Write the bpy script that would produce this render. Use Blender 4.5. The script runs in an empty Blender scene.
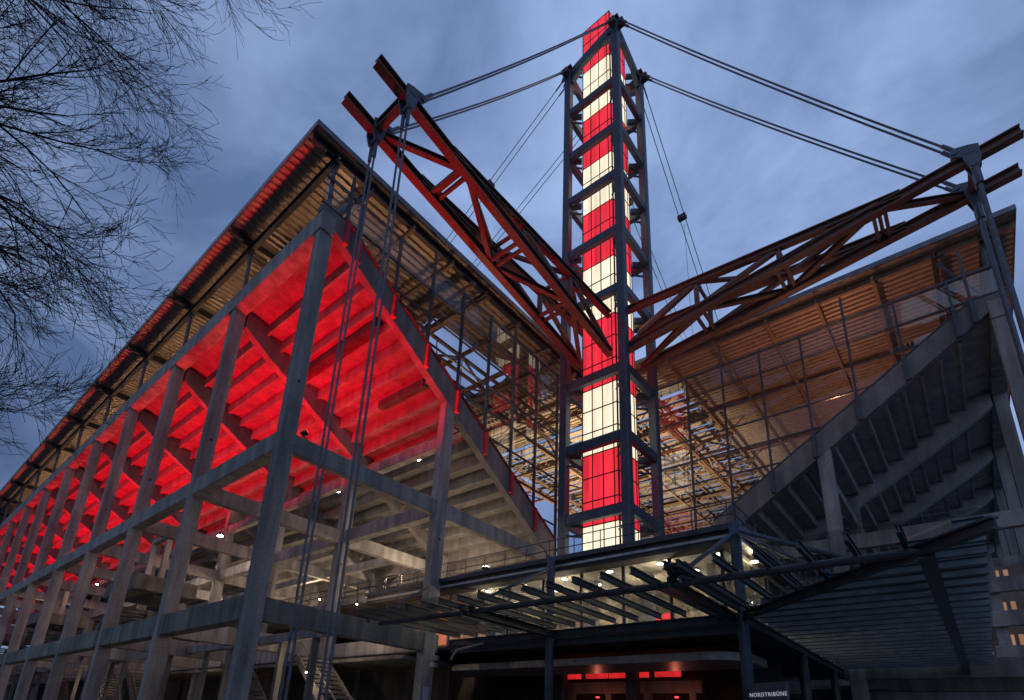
import bpy, math, random
from mathutils import Vector, Matrix
random.seed(7)
S = bpy.context.scene
COL = S.collection
PI = math.pi

# ------------------------------------------------------------------ materials
def new_mat(name):
    m = bpy.data.materials.new(name); m.use_nodes = True
    return m, m.node_tree, m.node_tree.nodes['Principled BSDF']

def concrete(name, c1, c2, rough=.85, streak=.42, bump=.25, scale=1.0):
    m, t, b = new_mat(name); N = t.nodes; L = t.links
    g = N.new('ShaderNodeNewGeometry')
    n1 = N.new('ShaderNodeTexNoise'); n1.inputs['Scale'].default_value = .55*scale; n1.inputs['Detail'].default_value = 8
    n1.inputs['Roughness'].default_value = .65
    mp = N.new('ShaderNodeMapping'); mp.inputs['Scale'].default_value = (1.5, 1.5, .16)
    n2 = N.new('ShaderNodeTexNoise'); n2.inputs['Scale'].default_value = 1.1; n2.inputs['Detail'].default_value = 6
    n3 = N.new('ShaderNodeTexNoise'); n3.inputs['Scale'].default_value = 14; n3.inputs['Detail'].default_value = 6
    L.new(g.outputs['Position'], n1.inputs['Vector']); L.new(g.outputs['Position'], mp.inputs['Vector'])
    L.new(mp.outputs[0], n2.inputs['Vector']); L.new(g.outputs['Position'], n3.inputs['Vector'])
    r1 = N.new('ShaderNodeValToRGB'); r1.color_ramp.elements[0].position = .32; r1.color_ramp.elements[1].position = .7
    r1.color_ramp.elements[0].color = (*c1, 1); r1.color_ramp.elements[1].color = (*c2, 1)
    L.new(n1.outputs['Fac'], r1.inputs['Fac'])
    r2 = N.new('ShaderNodeValToRGB'); r2.color_ramp.elements[0].position = .38; r2.color_ramp.elements[1].position = .62
    r2.color_ramp.elements[0].color = (1-streak, 1-streak, 1-streak, 1); r2.color_ramp.elements[1].color = (1.0, 1.0, 1.0, 1)
    L.new(n2.outputs['Fac'], r2.inputs['Fac'])
    mx = N.new('ShaderNodeMixRGB'); mx.blend_type = 'MULTIPLY'; mx.inputs['Fac'].default_value = 1
    L.new(r1.outputs[0], mx.inputs['Color1']); L.new(r2.outputs[0], mx.inputs['Color2'])
    r3 = N.new('ShaderNodeValToRGB'); r3.color_ramp.elements[0].position = .35; r3.color_ramp.elements[1].position = .65
    r3.color_ramp.elements[0].color = (.8, .8, .8, 1); r3.color_ramp.elements[1].color = (1.08, 1.08, 1.08, 1)
    L.new(n3.outputs['Fac'], r3.inputs['Fac'])
    m2 = N.new('ShaderNodeMixRGB'); m2.blend_type = 'MULTIPLY'; m2.inputs['Fac'].default_value = 1
    L.new(mx.outputs[0], m2.inputs['Color1']); L.new(r3.outputs[0], m2.inputs['Color2'])
    L.new(m2.outputs[0], b.inputs['Base Color'])
    b.inputs['Roughness'].default_value = rough
    bp = N.new('ShaderNodeBump'); bp.inputs['Strength'].default_value = bump; bp.inputs['Distance'].default_value = .03
    L.new(n3.outputs['Fac'], bp.inputs['Height']); L.new(bp.outputs[0], b.inputs['Normal'])
    return m

def paint(name, c, rough=.45, metal=0.0, var=.25, spec=.5, sc=2.5):
    m, t, b = new_mat(name); N = t.nodes; L = t.links
    g = N.new('ShaderNodeNewGeometry')
    n = N.new('ShaderNodeTexNoise'); n.inputs['Scale'].default_value = sc; n.inputs['Detail'].default_value = 7
    L.new(g.outputs['Position'], n.inputs['Vector'])
    r = N.new('ShaderNodeValToRGB'); r.color_ramp.elements[0].position = .3; r.color_ramp.elements[1].position = .7
    r.color_ramp.elements[0].color = tuple(x*(1-var) for x in c)+(1,); r.color_ramp.elements[1].color = tuple(min(1, x*(1+var)) for x in c)+(1,)
    L.new(n.outputs['Fac'], r.inputs['Fac']); L.new(r.outputs[0], b.inputs['Base Color'])
    rr = N.new('ShaderNodeMapRange'); rr.inputs['To Min'].default_value = rough-.1; rr.inputs['To Max'].default_value = rough+.15
    L.new(n.outputs['Fac'], rr.inputs['Value']); L.new(rr.outputs[0], b.inputs['Roughness'])
    b.inputs['Metallic'].default_value = metal
    b.inputs['Specular IOR Level'].default_value = spec
    return m

def emit(name, c, s, streaks=False, var=.0):
    m = bpy.data.materials.new(name); m.use_nodes = True; t = m.node_tree; N = t.nodes; L = t.links
    b = N['Principled BSDF']; b.inputs['Base Color'].default_value = (*[x*.6 for x in c], 1)
    b.inputs['Emission Color'].default_value = (*c, 1); b.inputs['Emission Strength'].default_value = s
    b.inputs['Roughness'].default_value = .4
    if var > 0:
        g = N.new('ShaderNodeNewGeometry'); mp = N.new('ShaderNodeMapping')
        mp.inputs['Scale'].default_value = (2.6, 2.6, .12) if streaks else (1, 1, 1)
        n = N.new('ShaderNodeTexNoise'); n.inputs['Scale'].default_value = 1.0; n.inputs['Detail'].default_value = 4
        L.new(g.outputs['Position'], mp.inputs[0]); L.new(mp.outputs[0], n.inputs['Vector'])
        r = N.new('ShaderNodeMapRange'); r.inputs['From Min'].default_value = .3; r.inputs['From Max'].default_value = .7
        r.inputs['To Min'].default_value = s*(1-var); r.inputs['To Max'].default_value = s*(1+var)
        L.new(n.outputs['Fac'], r.inputs['Value']); L.new(r.outputs[0], b.inputs['Emission Strength'])
    return m

def glassmat(name, tint, alpha=.9, rough=.02, ior=1.75):
    m = bpy.data.materials.new(name); m.use_nodes = True; t = m.node_tree; N = t.nodes; L = t.links
    for n in list(N): N.remove(n)
    o = N.new('ShaderNodeOutputMaterial'); tr = N.new('ShaderNodeBsdfTransparent'); gl = N.new('ShaderNodeBsdfGlossy')
    tr.inputs[0].default_value = (*[x*alpha for x in tint], 1); gl.inputs['Roughness'].default_value = rough
    fr = N.new('ShaderNodeFresnel'); fr.inputs['IOR'].default_value = ior
    ge = N.new('ShaderNodeNewGeometry'); iv = N.new('ShaderNodeMath'); iv.operation = 'SUBTRACT'; iv.inputs[0].default_value = 1
    ml = N.new('ShaderNodeMath'); ml.operation = 'MULTIPLY'; L.new(ge.outputs['Backfacing'], iv.inputs[1]); L.new(iv.outputs[0], ml.inputs[0]); L.new(fr.outputs[0], ml.inputs[1])
    mx = N.new('ShaderNodeMixShader'); L.new(ml.outputs[0], mx.inputs[0]); L.new(tr.outputs[0], mx.inputs[1]); L.new(gl.outputs[0], mx.inputs[2])
    L.new(mx.outputs[0], o.inputs[0])
    return m

M = {}
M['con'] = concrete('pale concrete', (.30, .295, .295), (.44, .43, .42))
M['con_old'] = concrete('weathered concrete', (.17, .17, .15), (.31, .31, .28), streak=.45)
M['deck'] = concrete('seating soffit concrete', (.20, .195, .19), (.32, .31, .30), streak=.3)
M['deck_lifted'] = concrete('seating soffit concrete lightened for dim underside', (.42, .41, .41), (.56, .55, .54), streak=.25)  # brighter copy of deck concrete, making up for weak light under the right stand
M['raker'] = concrete('parapet concrete', (.19, .185, .19), (.30, .29, .29), streak=.3)
M['block'] = concrete('block wall', (.22, .2, .18), (.40, .37, .33), streak=.3)
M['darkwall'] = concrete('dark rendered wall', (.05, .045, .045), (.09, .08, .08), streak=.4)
M['tower'] = paint('blue grey tower steel', (.055, .075, .115), .42, .0)
M['red_steel'] = paint('oxide red truss steel', (.15, .075, .062), .5, .0, .25)
M['dark_steel'] = paint('dark painted steel', (.045, .05, .065), .4, .2)
M['brown_steel'] = paint('brown grey roof steel', (.19, .135, .10), .5, .0)
M['mull'] = paint('slate mullion steel', (.07, .085, .11), .4, .1)
M['cable'] = paint('galvanised cable', (.10, .11, .14), .4, .4)
M['node'] = paint('cast steel node', (.10, .12, .16), .45, .3)
M['sheet'] = paint('galvanised roof sheet', (.36, .32, .28), .42, .25, .2)
M['trim'] = paint('aluminium edge trim', (.16, .18, .22), .35, .5)
M['cream'] = paint('cream ceiling board', (.72, .66, .56), .7, .0, .05)
M['canopy'] = paint('charcoal canopy steel', (.075, .08, .09), .33, .4)
M['rafter'] = paint('canopy steel lightened for sky sheen', (.15, .175, .21), .35, .4)  # right-arm copy of the canopy steel, lightened for reflected sky and lamps
M['silver'] = paint('brushed metal fascia', (.42, .42, .42), .35, .6)
M['black'] = paint('black plastic', (.02, .02, .022), .4)
M['red_glow_and_doors'] = paint('red bracket floodlight glow and door paint', (.5, .03, .05), .45)  # red floodlight coloured into the left brackets; also plain paint on kiosk doors
M['red_rail'] = paint('dark red edge strip', (.22, .02, .03), .45)
M['bark'] = paint('bark', (.045, .038, .034), .85, .0, .3, .2, 8)
M['asphalt'] = concrete('plaza paving lightened for bounce', (.14, .14, .14), (.20, .20, .195), streak=.1)  # out of view; lightened so it bounces sky light up under the stands
M['glass'] = glassmat('clear glazing', (.90, .93, .97), .96, .02, 2.1)
M['canopy_glass'] = glassmat('greenish canopy glass', (.93, .95, .92), .96)
M['box_white'] = emit('lit cream panel', (1, .86, .63), 1.04, True, .28)
M['box_red'] = emit('lit red panel', (1, .035, .06), .8, True, .38)
M['warm_win'] = emit('lit window', (1, .5, .27), .27, False, .4)
M['orange_win'] = emit('orange lit window', (1, .22, .08), .8, False, .3)
M['red_win'] = emit('red lit panel', (1, .03, .035), .55, False, .5)
M['blue_win'] = emit('blue lit screen', (.25, .5, 1), 1.2, False, .3)
M['lens'] = emit('warm lamp lens', (1, .88, .66), 14)
M['lens_white'] = emit('white lamp lens', (1, .95, .85), 70)
M['lens_red'] = emit('red lamp lens', (1, .03, .05), 6)
M['sign_face'] = paint('charcoal sign board', (.07, .075, .095), .35)
M['white'] = paint('white lettering', (.8, .8, .8), .5, 0, .02)
M['letter'] = emit('white lettering with added glow', (.85, .88, 1), .3)  # small emission added to brighten the letters on the dim board
M['plate'] = paint('pale blue plate', (.55, .62, .75), .5, 0, .05)
M['crowd'] = None
def cafe_mat():
    m, t, b = new_mat('patterned cafe wall'); N = t.nodes; L = t.links
    g = N.new('ShaderNodeNewGeometry'); v = N.new('ShaderNodeTexVoronoi'); v.inputs['Scale'].default_value = 2.4
    L.new(g.outputs['Position'], v.inputs['Vector'])
    n = N.new('ShaderNodeTexNoise'); n.inputs['Scale'].default_value = 2.6; n.inputs['Detail'].default_value = 9; n.inputs['Roughness'].default_value = .8
    L.new(g.outputs['Position'], n.inputs['Vector'])
    r = N.new('ShaderNodeValToRGB'); r.color_ramp.elements[0].position = .42; r.color_ramp.elements[1].position = .58
    r.color_ramp.elements[0].color = (.015, .012, .01, 1); r.color_ramp.elements[1].color = (.32, .26, .18, 1)
    L.new(n.outputs['Fac'], r.inputs['Fac'])
    L.new(r.outputs[0], b.inputs['Base Color']); b.inputs['Roughness'].default_value = .6
    return m
M['cafe'] = cafe_mat()
def block_mat():
    m, t, b = new_mat('pale precast panels'); N = t.nodes; L = t.links
    g = N.new('ShaderNodeNewGeometry')
    sp = N.new('ShaderNodeSeparateXYZ'); L.new(g.outputs['Position'], sp.inputs[0])
    ad = N.new('ShaderNodeMath'); ad.operation = 'ADD'; L.new(sp.outputs[0], ad.inputs[0]); L.new(sp.outputs[1], ad.inputs[1])
    cb = N.new('ShaderNodeCombineXYZ'); L.new(ad.outputs[0], cb.inputs[0]); L.new(sp.outputs[2], cb.inputs[1])
    br = N.new('ShaderNodeTexBrick'); br.inputs['Scale'].default_value = .42; br.inputs['Color1'].default_value = (.5, .46, .4, 1)
    br.inputs['Color2'].default_value = (.2, .18, .16, 1); br.inputs['Mortar'].default_value = (.05, .05, .05, 1)
    br.inputs['Mortar Size'].default_value = .04; L.new(cb.outputs[0], br.inputs['Vector'])
    L.new(br.outputs['Color'], b.inputs['Base Color']); b.inputs['Roughness'].default_value = .8
    return m
M['panels'] = block_mat()

# ------------------------------------------------------------------ mesh builder
IDT = lambda p: p
class MB:
    def __init__(s, T=IDT): s.v = []; s.f = []; s.T = T; s.mi = []; s.cur = 0
    def add(s, vs, fs):
        o = len(s.v); s.v += [s.T(p) for p in vs]; s.f += [tuple(o+i for i in f) for f in fs]; s.mi += [s.cur]*len(fs)
    def box(s, x0, x1, y0, y1, z0, z1):
        vs = [(x, y, z) for x in (x0, x1) for y in (y0, y1) for z in (z0, z1)]
        s.add(vs, [(0,1,3,2),(4,6,7,5),(0,4,5,1),(2,3,7,6),(0,2,6,4),(1,5,7,3)])
    def frame(s, a, b, up=(0,0,1)):
        a = Vector(a); b = Vector(b); d = (b-a).normalized(); u = Vector(up)
        if abs(d.dot(u)) > .98: u = Vector((0,1,0))
        r = d.cross(u).normalized(); u = r.cross(d).normalized()
        return a, b, d, r, u
    def beam(s, a, b, w, h, up=(0,0,1)):
        a, b, d, r, u = s.frame(a, b, up); vs = []
        for p in (a, b):
            for i, j in ((-1,-1),(1,-1),(1,1),(-1,1)): vs.append(tuple(p + r*i*w/2 + u*j*h/2))
        s.add(vs, [(0,1,2,3),(7,6,5,4),(0,4,5,1),(1,5,6,2),(2,6,7,3),(3,7,4,0)])
    def ibeam(s, a, b, w, h, up=(0,0,1), t=.05):
        a, b, d, r, u = s.frame(a, b, up)
        s.beam(a+u*(h/2-t/2), b+u*(h/2-t/2), w, t, up)
        s.beam(a-u*(h/2-t/2), b-u*(h/2-t/2), w, t, up)
        s.beam(a, b, t, h-2*t-.004, up)
    def tube(s, a, b, r0, r1=None, n=8):
        if r1 is None: r1 = r0
        a, b, d, r, u = s.frame(a, b); vs = []
        for p, q in ((a, r0), (b, r1)):
            for i in range(n):
                t = 2*PI*i/n; vs.append(tuple(p + r*math.cos(t)*q + u*math.sin(t)*q))
        s.add(vs, [(i, (i+1) % n, n+(i+1) % n, n+i) for i in range(n)] + [tuple(range(n))[::-1], tuple(range(n, 2*n))])
    def disc(s, c, ax, r, t, n=16):
        c = Vector(c); ax = Vector(ax).normalized(); s.tube(c-ax*t/2, c+ax*t/2, r, r, n)
    def prism(s, pts, a0, a1, axis):   # pts in the two other axes
        n = len(pts); vs = []
        for a in (a0, a1):
            for p in pts:
                vs.append((a, p[0], p[1]) if axis == 0 else (p[0], a, p[1]) if axis == 1 else (p[0], p[1], a))
        s.add(vs, [tuple(range(n)), tuple(range(n, 2*n))[::-1]] + [(i, n+i, n+(i+1) % n, (i+1) % n) for i in range(n)])
    def build(s, name, mat, parent=None, bevel=0, smooth=False, kind=None):
        me = bpy.data.meshes.new(name); me.from_pydata([tuple(v) for v in s.v], [], s.f)
        mats = mat if isinstance(mat, (list, tuple)) else [mat]
        for m in mats: me.materials.append(m)
        if len(mats) > 1:
            for p, i in zip(me.polygons, s.mi): p.material_index = i
        import bmesh
        if len(s.f) < 60000:
            bm = bmesh.new(); bm.from_mesh(me); bmesh.ops.recalc_face_normals(bm, faces=bm.faces); bm.to_mesh(me); bm.free()
        if smooth:
            for p in me.polygons: p.use_smooth = True
        o = bpy.data.objects.new(name, me); COL.objects.link(o)
        if parent: adopt(o, parent)
        if bevel:
            b = o.modifiers.new('bevel', 'BEVEL'); b.width = bevel; b.segments = 1; b.limit_method = 'ANGLE'
        if kind: o['kind'] = kind
        return o

def world_loc(o):
    return Vector(o['_base']) if '_base' in o.keys() else Vector((0,0,0))
ROOT = {}
def adopt(o, parent):
    o.parent = parent
    base = ROOT.get(parent.name, Vector((0,0,0)))
    # geometry is written in world units; the root sits at its own base, so shift it back
    if parent.parent is None and base.length > 0: o.matrix_parent_inverse = Matrix.Translation(-base)
def thing(name, label, cat, loc=(0,0,0), group=None):
    o = bpy.data.objects.new(name, None); COL.objects.link(o); o.location = loc
    ROOT[o.name] = Vector(loc); o['label'] = label; o['category'] = cat
    if group: o['group'] = group
    return o
def tag(o, label, cat, group=None):
    o['label'] = label; o['category'] = cat
    if group: o['group'] = group
    return o
ORD = ['first','second','third','fourth','fifth','sixth','seventh','eighth','ninth','tenth','eleventh','twelfth','thirteenth','fourteenth']

# ------------------------------------------------------------------ ground
g = MB(); g.box(-400, 400, -300, 500, -.3, 0); g.build('ground', M['asphalt'], kind='structure')

# ------------------------------------------------------------------ grandstands
SP = 9.85
def stand(side, T, nk, base, label, rake, rake_end, lit):
    root = thing('grandstand', label, 'grandstand', base)
    def part(mb, name, mat, bevel=.0, parent=root, lab=None):
        o = mb.build(name, mat, parent, bevel)
        if lab: o['label'] = lab
        return o
    Z0, VF = 28.7, 1.4
    def top(v): return Z0 if v < VF else Z0-(v-VF)*rake
    # columns (u along the stand away from the corner, v inwards)
    for k in range(nk):
        u = k*SP
        m = MB(T); m.box(u+.05, u+.59, .02, .80, 0, 27.02); part(m, 'column', M['con'], .035)
        if side == 'L' and k < 9:
            m = MB(T); m.disc((u+.05, .42, 17.6), (1, 0, 0), .075, .03, 12); part(m, 'tie_hole', M['black'])
        m = MB(T); m.box(u+.02, u+.62, 10.1, 10.95, 0, top(10.5)-1.2); part(m, 'column', M['con'], .035)
        if side == 'L' and k < 3:
            m = MB(T); m.disc((u+.02, 10.5, 12.4), (1, 0, 0), .075, .03, 12); part(m, 'tie_hole', M['black'])
        if k < 9 and not (k == 0):
            m = MB(T); m.box(u+.02, u+.62, 20.2, 21.0, 0, top(20.6)-1.2); part(m, 'column', M['con'], .03)
    U = nk*SP
    # long beams parallel to the facade
    for (z0, z1, v0, v1, mat) in ((27.0, 28.3, -.06, .80, 'con'), (13.85, 14.85, .07, .84, 'con'), (5.75, 6.85, .07, .84, 'con_old'),
                                  (13.9, 14.8, 10.2, 10.85, 'con'), (5.8, 6.7, 10.2, 10.85, 'con'), (18.6, 19.3, 10.25, 10.8, 'con')):
        # bays between columns so that no faces coincide
        m = MB(T)
        if z0 == 27.0: m.box(-.06, U, v0, v1, z0, z1)
        else:
            for k in range(nk): m.box(k*SP+.585, (k+1)*SP+.055, v0, v1 if v0 > 1 else .74, z0, z1)
        part(m, 'facade_beam', M[mat], .03)
    # cross beams at every frame
    for k in range(nk):
        u = k*SP
        for (z0, z1, mat) in ((13.87, 14.83, 'con'), (5.77, 6.83, 'con_old' if k == 0 else 'con')):
            m = MB(T)
            m.box(u+.1, u+.54, .8, 10.1, z0, z1); part(m, 'cross_beam', M[mat], .03); m = MB(T)
            m.box(u+.08, u+.56, 10.95, 20.2 if k else (21.3 if z0 > 10 else 11.2), z0, z1)
            part(m, 'cross_beam', M[mat], .03)
    if side == 'L':
        for k in range(nk):
            for (v0, z0, h) in ((5.4, 6.0, .5), (15.4, 6.0, .6), (15.4, 14.0, .6)):
                m = MB(T); m.box(k*SP+.57, (k+1)*SP+.07, v0, v0+.4, z0, z0+h)
                if k or v0 < 11: part(m, 'secondary_beam', M['con'], .02)
            if k < 8:
                for q in (3.4, 6.8):
                    m = MB(T); m.box(k*SP+q, k*SP+q+.3, 5.45, 5.75, 0, 6.0); part(m, 'slender_post', M['con_old'])
        for k in (0, 1, 3, 4, 6):
            m = MB(T); a = k*SP+1.2
            for i in range(20): m.box(a+i*.34, a+i*.34+.4, 7.2, 9.2, .15+i*.27, .32+i*.27)
            m.beam((a, 7.2, .1), (a+6.9, 7.2, 5.5), .15, .4); m.beam((a, 9.2, .1), (a+6.9, 9.2, 5.5), .15, .4)
            m.tube((a, 7.2, 1.2), (a+6.9, 7.2, 6.6), .04); part(m, 'stair_flight', M['con_old'])
    # rakers: end parapet and sawtooth inner ones
    vend = rake_end
    D = 1.66
    m = MB(T)
    pts = [(-.1, Z0-.38), (-.1, Z0), (VF, Z0), (vend, top(vend)), (vend, top(vend)-D-.25), (VF+.9, Z0-D-.55), (.55, Z0-1.0), (.55, 28.32), (-.1, 28.32)]
    m.prism([(v, z) for v, z in pts], -.02, .5, 0)
    part(m, 'end_raker', M['raker'], .02)
    tr, ri = 1.08, 1.08*rake
    V1 = 29
    DK = M['deck' if side == 'L' else 'deck_lifted']
    def deckz(v): return top(v)-.75
    for k in range(1, nk):
        u = k*SP; m = MB(T)
        pp = [(.9, 27.3), (2.3, deckz(2.3)-.16)]
        v = 2.3
        vl = 24.5
        while v < vl:
            z = deckz(v)-.16
            pp += [(v+.02, z-ri), (v+tr, z-ri)]; v += tr
        zb = deckz(v)
        pp += [(v, zb-1.3)]
        pp += [(2.6, deckz(2.6)-2.15), (.9, 26.2)]
        m.prism(pp, u+.05, u+.6, 0)
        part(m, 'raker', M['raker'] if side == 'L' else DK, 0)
    # stepped seating deck: underside of treads and risers
    m = MB(T)
    lo = [(.82, 27.6), (2.3, deckz(2.3)-.12)]; v = 2.3
    while v < V1:
        z = lo[-1][1]; lo += [(v, z-ri-.17), (v+.16, z-ri-.17), (v+.16, z-ri), (v+tr, z-ri)]; v += tr
    hi = [(a+.19, b+.24) for a, b in lo]
    poly_l, poly_h = lo, hi
    for i in range(len(lo)-1):
        a, b = lo[i], lo[i+1]; c, d = hi[i], hi[i+1]
        m.add([(.5, *a), (U, *a), (U, *b), (.5, *b)], [(0,1,2,3)])
        m.add([(.5, *c), (U, *c), (U, *d), (.5, *d)], [(3,2,1,0)])
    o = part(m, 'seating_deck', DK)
    # ribs between rakers (shadow lines)
    for vv in (11.6,):
        for k in range(nk):
            m = MB(T); m.box(k*SP+.62, (k+1)*SP+.04, vv, vv+.32, deckz(vv)-1.15, deckz(vv)-.72-.5*ri); part(m, 'deck_rib', M['deck'])
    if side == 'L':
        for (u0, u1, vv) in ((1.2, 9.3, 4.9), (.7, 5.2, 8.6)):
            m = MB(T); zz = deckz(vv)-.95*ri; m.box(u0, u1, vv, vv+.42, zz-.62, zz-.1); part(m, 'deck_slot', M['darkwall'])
    # roof
    RZ = 33.0 if side == 'L' else 33.6
    def sheet(u0, u1, v0, v1, parent, nm='roof_sheet'):
        m = MB(T); p = .52; n = max(1, int((u1-u0)/p)); prof = []
        for i in range(n):
            a = u0+i*p; prof += [(a, RZ+.13), (a+.06, RZ), (a+.25, RZ), (a+.31, RZ+.13)]
        prof.append((u1, RZ+.13))
        for i in range(len(prof)-1):
            (a, za), (b, zb) = prof[i], prof[i+1]
            m.add([(a, v0, za), (b, v0, zb), (b, v1, zb), (a, v1, za)], [(0,1,2,3)])
        m.box(u0, u1, v0, v1, RZ+.2, RZ+.34)
        return m.build(nm, M['sheet'], parent)
    rm = MB(T)   # roof edge as the roof part; sheets etc. are its pieces
    UE = -.2 if side == 'L' else -.5; VE = -1.3 if side == 'L' else -1.45
    V2 = 28.2
    rm.box(UE-.1, UE, VE-.1, V2+(17 if side == 'R' else 0), RZ+.02, RZ+.4); rm.box(UE, U, VE-.1, VE, RZ+.02, RZ+.4)
    roof = part(rm, 'roof', M['trim'])
    def sub(mb, name, mat):
        return mb.build(name, mat, roof)
    sheet(UE, U, VE, 13.0 if side == 'L' else 22.0, roof)
    if side == 'L':
        sheet(UE, 5.6, 13.0, 28.2, roof); sheet(16.0, U, 13.0, 28.2, roof)
        sheet(5.6, 16.0, 23.0, 28.2, roof)
    else:
        sheet(UE, 5.6, 22.0, 45, roof)
        for i in range(46):
            a = 6.1+i*1.15; m = MB(T)
            m.box(a, a+.74, 22.03, 46, RZ+.0, RZ+.12)
            sub(m, 'roof_slat', M['sheet'])
    for k in range(nk):
        u = k*SP+.3; m = MB(T)
        m.ibeam((u, VE+.02, RZ-.30), (u, V2 if side == 'L' else 44, RZ-.30), .28, .5)
        sub(m, 'roof_beam', M['dark_steel' if side == 'L' else 'brown_steel'])
    for vv, h in ((.2, .5), (2.6, .4)):
        m = MB(T); m.ibeam((UE+.1, vv, RZ-.78), (U, vv, RZ-.78), .3, h); sub(m, 'purlin', M['dark_steel'])
    for vv in (6.0, 9.5, 13, 17, 21, 25, 28):
        m = MB(T); m.ibeam((UE+.1, vv, RZ-.73), (U, vv, RZ-.73), .2, .34); sub(m, 'purlin', M['brown_steel'])
    # lattice girders below the roof
    for vv in ((11.5, 20.5, 27.5) if side == 'L' else (23.5, 29.5, 36., 43.)):
        m = MB(T); a0 = -.3; n = 22; du = 3.0
        m.beam((a0, vv, 30.1), (a0+n*du, vv, 30.1), .26, .26); m.beam((a0, vv, 31.9), (a0+n*du, vv, 31.9), .26, .26)
        m.beam((a0, vv+1.6, 31.9), (a0+n*du, vv+1.6, 31.9), .22, .22)
        for i in range(n):
            u0 = a0+i*du
            m.beam((u0, vv, 31.9 if i % 2 else 30.1), (u0+du, vv, 30.1 if i % 2 else 31.9), .16, .16)
            m.beam((u0, vv, 30.1), (u0+du/2, vv+1.6, 31.9), .12, .12)
            m.beam((u0+du, vv, 30.1), (u0+du/2, vv+1.6, 31.9), .12, .12)
        sub(m, 'lattice_girder', M['brown_steel'])
    for uu in (6.2, 13.2) + ((20.2, 27.2, 34.) if side == 'R' else (20.2,)):
        m = MB(T); a0 = 2 if side == 'L' else 20; n = 9; dv = 3.0
        m.beam((uu, a0, 30.4), (uu, a0+n*dv, 30.4), .24, .24); m.beam((uu, a0, 32.0), (uu, a0+n*dv, 32.0), .24, .24)
        for i in range(n):
            m.beam((uu, a0+i*dv, 32.0 if i % 2 else 30.4), (uu, a0+(i+1)*dv, 30.4 if i % 2 else 32.0), .15, .15)
            m.beam((uu, a0+i*dv, 31.9), (uu+3.2, a0+(i+1)*dv, 32.2), .1, .1)
        sub(m, 'lattice_girder', M['brown_steel'])
    # roof struts above the facade beam
    for k in range(nk):
        u = k*SP+.3
        m = MB(T); m.tube((u, .4, 28.3), (u, .25, RZ-1.05), .13, n=8); m.tube((u, .5, 28.3), (u, 2.5, RZ-1.05), .09, n=8)
        m.beam((u-.25, .3, RZ-1.1), (u+.25, .3, RZ-1.1), .3, .2)
        part(m, 'roof_strut', M['tower'])
    # glazed end screen
    mul = [1.45] + [2.35+2.87*i for i in range(8 if side == 'L' else 9)]
    pos = [-.3]
    wall = MB(T); gz = 30.75
    bot = lambda v: (top(v)+.05) if v <= vend else 10.1
    # rails
    wall.beam((.06, -.2, gz), (.06, mul[-1], gz), .12, .16)
    rails = [gz-1.95*i for i in range(1, 10)]
    for rz in rails:
        vs = VF+(Z0-rz)/rake if rz < Z0 else -.2
        if rz > 12: wall.beam((.06, max(-.2, vs), rz), (.06, mul[-1], rz), .12, .1)
    wall.beam((.06, VF, Z0+.12), (.06, vend, top(vend)+.12), .1, .1)
    wall.beam((.06, -.2, Z0+.1), (.06, VF, Z0+.1), .1, .1)
    scr = part(wall, 'end_screen', M['mull'])
    for i, v in enumerate(mul):
        m = MB(T); b = bot(v)
        m.beam((.06, v, b), (.06, v, gz+.1), .2, .13, (0, 1, 0)); m.build('mullion', M['mull'], scr)
        if i % 3 == 0:
            m = MB(T); m.beam((.06, v, gz+.1), (.06, v, RZ-.9), .16, .16); m.build('screen_strut', M['mull'], scr)
        if v <= vend:
            m = MB(T); m.box(-.28, -.026, v-.12, v+.12, b-1.75, b-.1); m.disc((-.14, v, b-1.62), (1, 0, 0), .15, .2, 12)
            m.build('bracket', M['red_glow_and_doors' if side == 'L' else 'mull'], scr)  # left ones coloured as if red floodlight fell on them
    if True:
        m = MB(T)
        p = [(-.15, Z0+.15), (-.15, gz)] + [(mul[-1], gz), (mul[-1], 10.1), (vend, 10.1), (vend, top(vend)+.17), (VF, Z0+.17)]
        m.prism(p, .13, .15, 0); m.build('glass_pane', M['glass'], scr)
    if side == 'L':
        m = MB(T); m.beam((-.08, VF, Z0+.06), (-.08, vend, top(vend)+.06), .1, .1); part(m, 'edge_strip', M['red_rail'])
    # concourse floors and walls inside
    m = MB(T); m.box(7.6 if side == 'L' else .62, U, 10.98, 29.0, 9.55, 9.9); part(m, 'floor_slab', M['con'])
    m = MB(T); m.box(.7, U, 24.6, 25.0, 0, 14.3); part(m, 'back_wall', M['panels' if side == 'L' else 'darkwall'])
    for k in range(1, min(nk, 9)):
        for j in range(3):
            if random.random() < .7:
                a = k*SP+1+j*3.1; z = random.choice((6.9, 7.3, 10.4))
                m = MB(T); m.box(a, a+random.uniform(1.0, 2.2), 16.5+random.uniform(0, 3), 20.1, z-.9, z+random.uniform(1.2, 2.6)); part(m, 'kiosk_block', M['block'])
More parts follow.
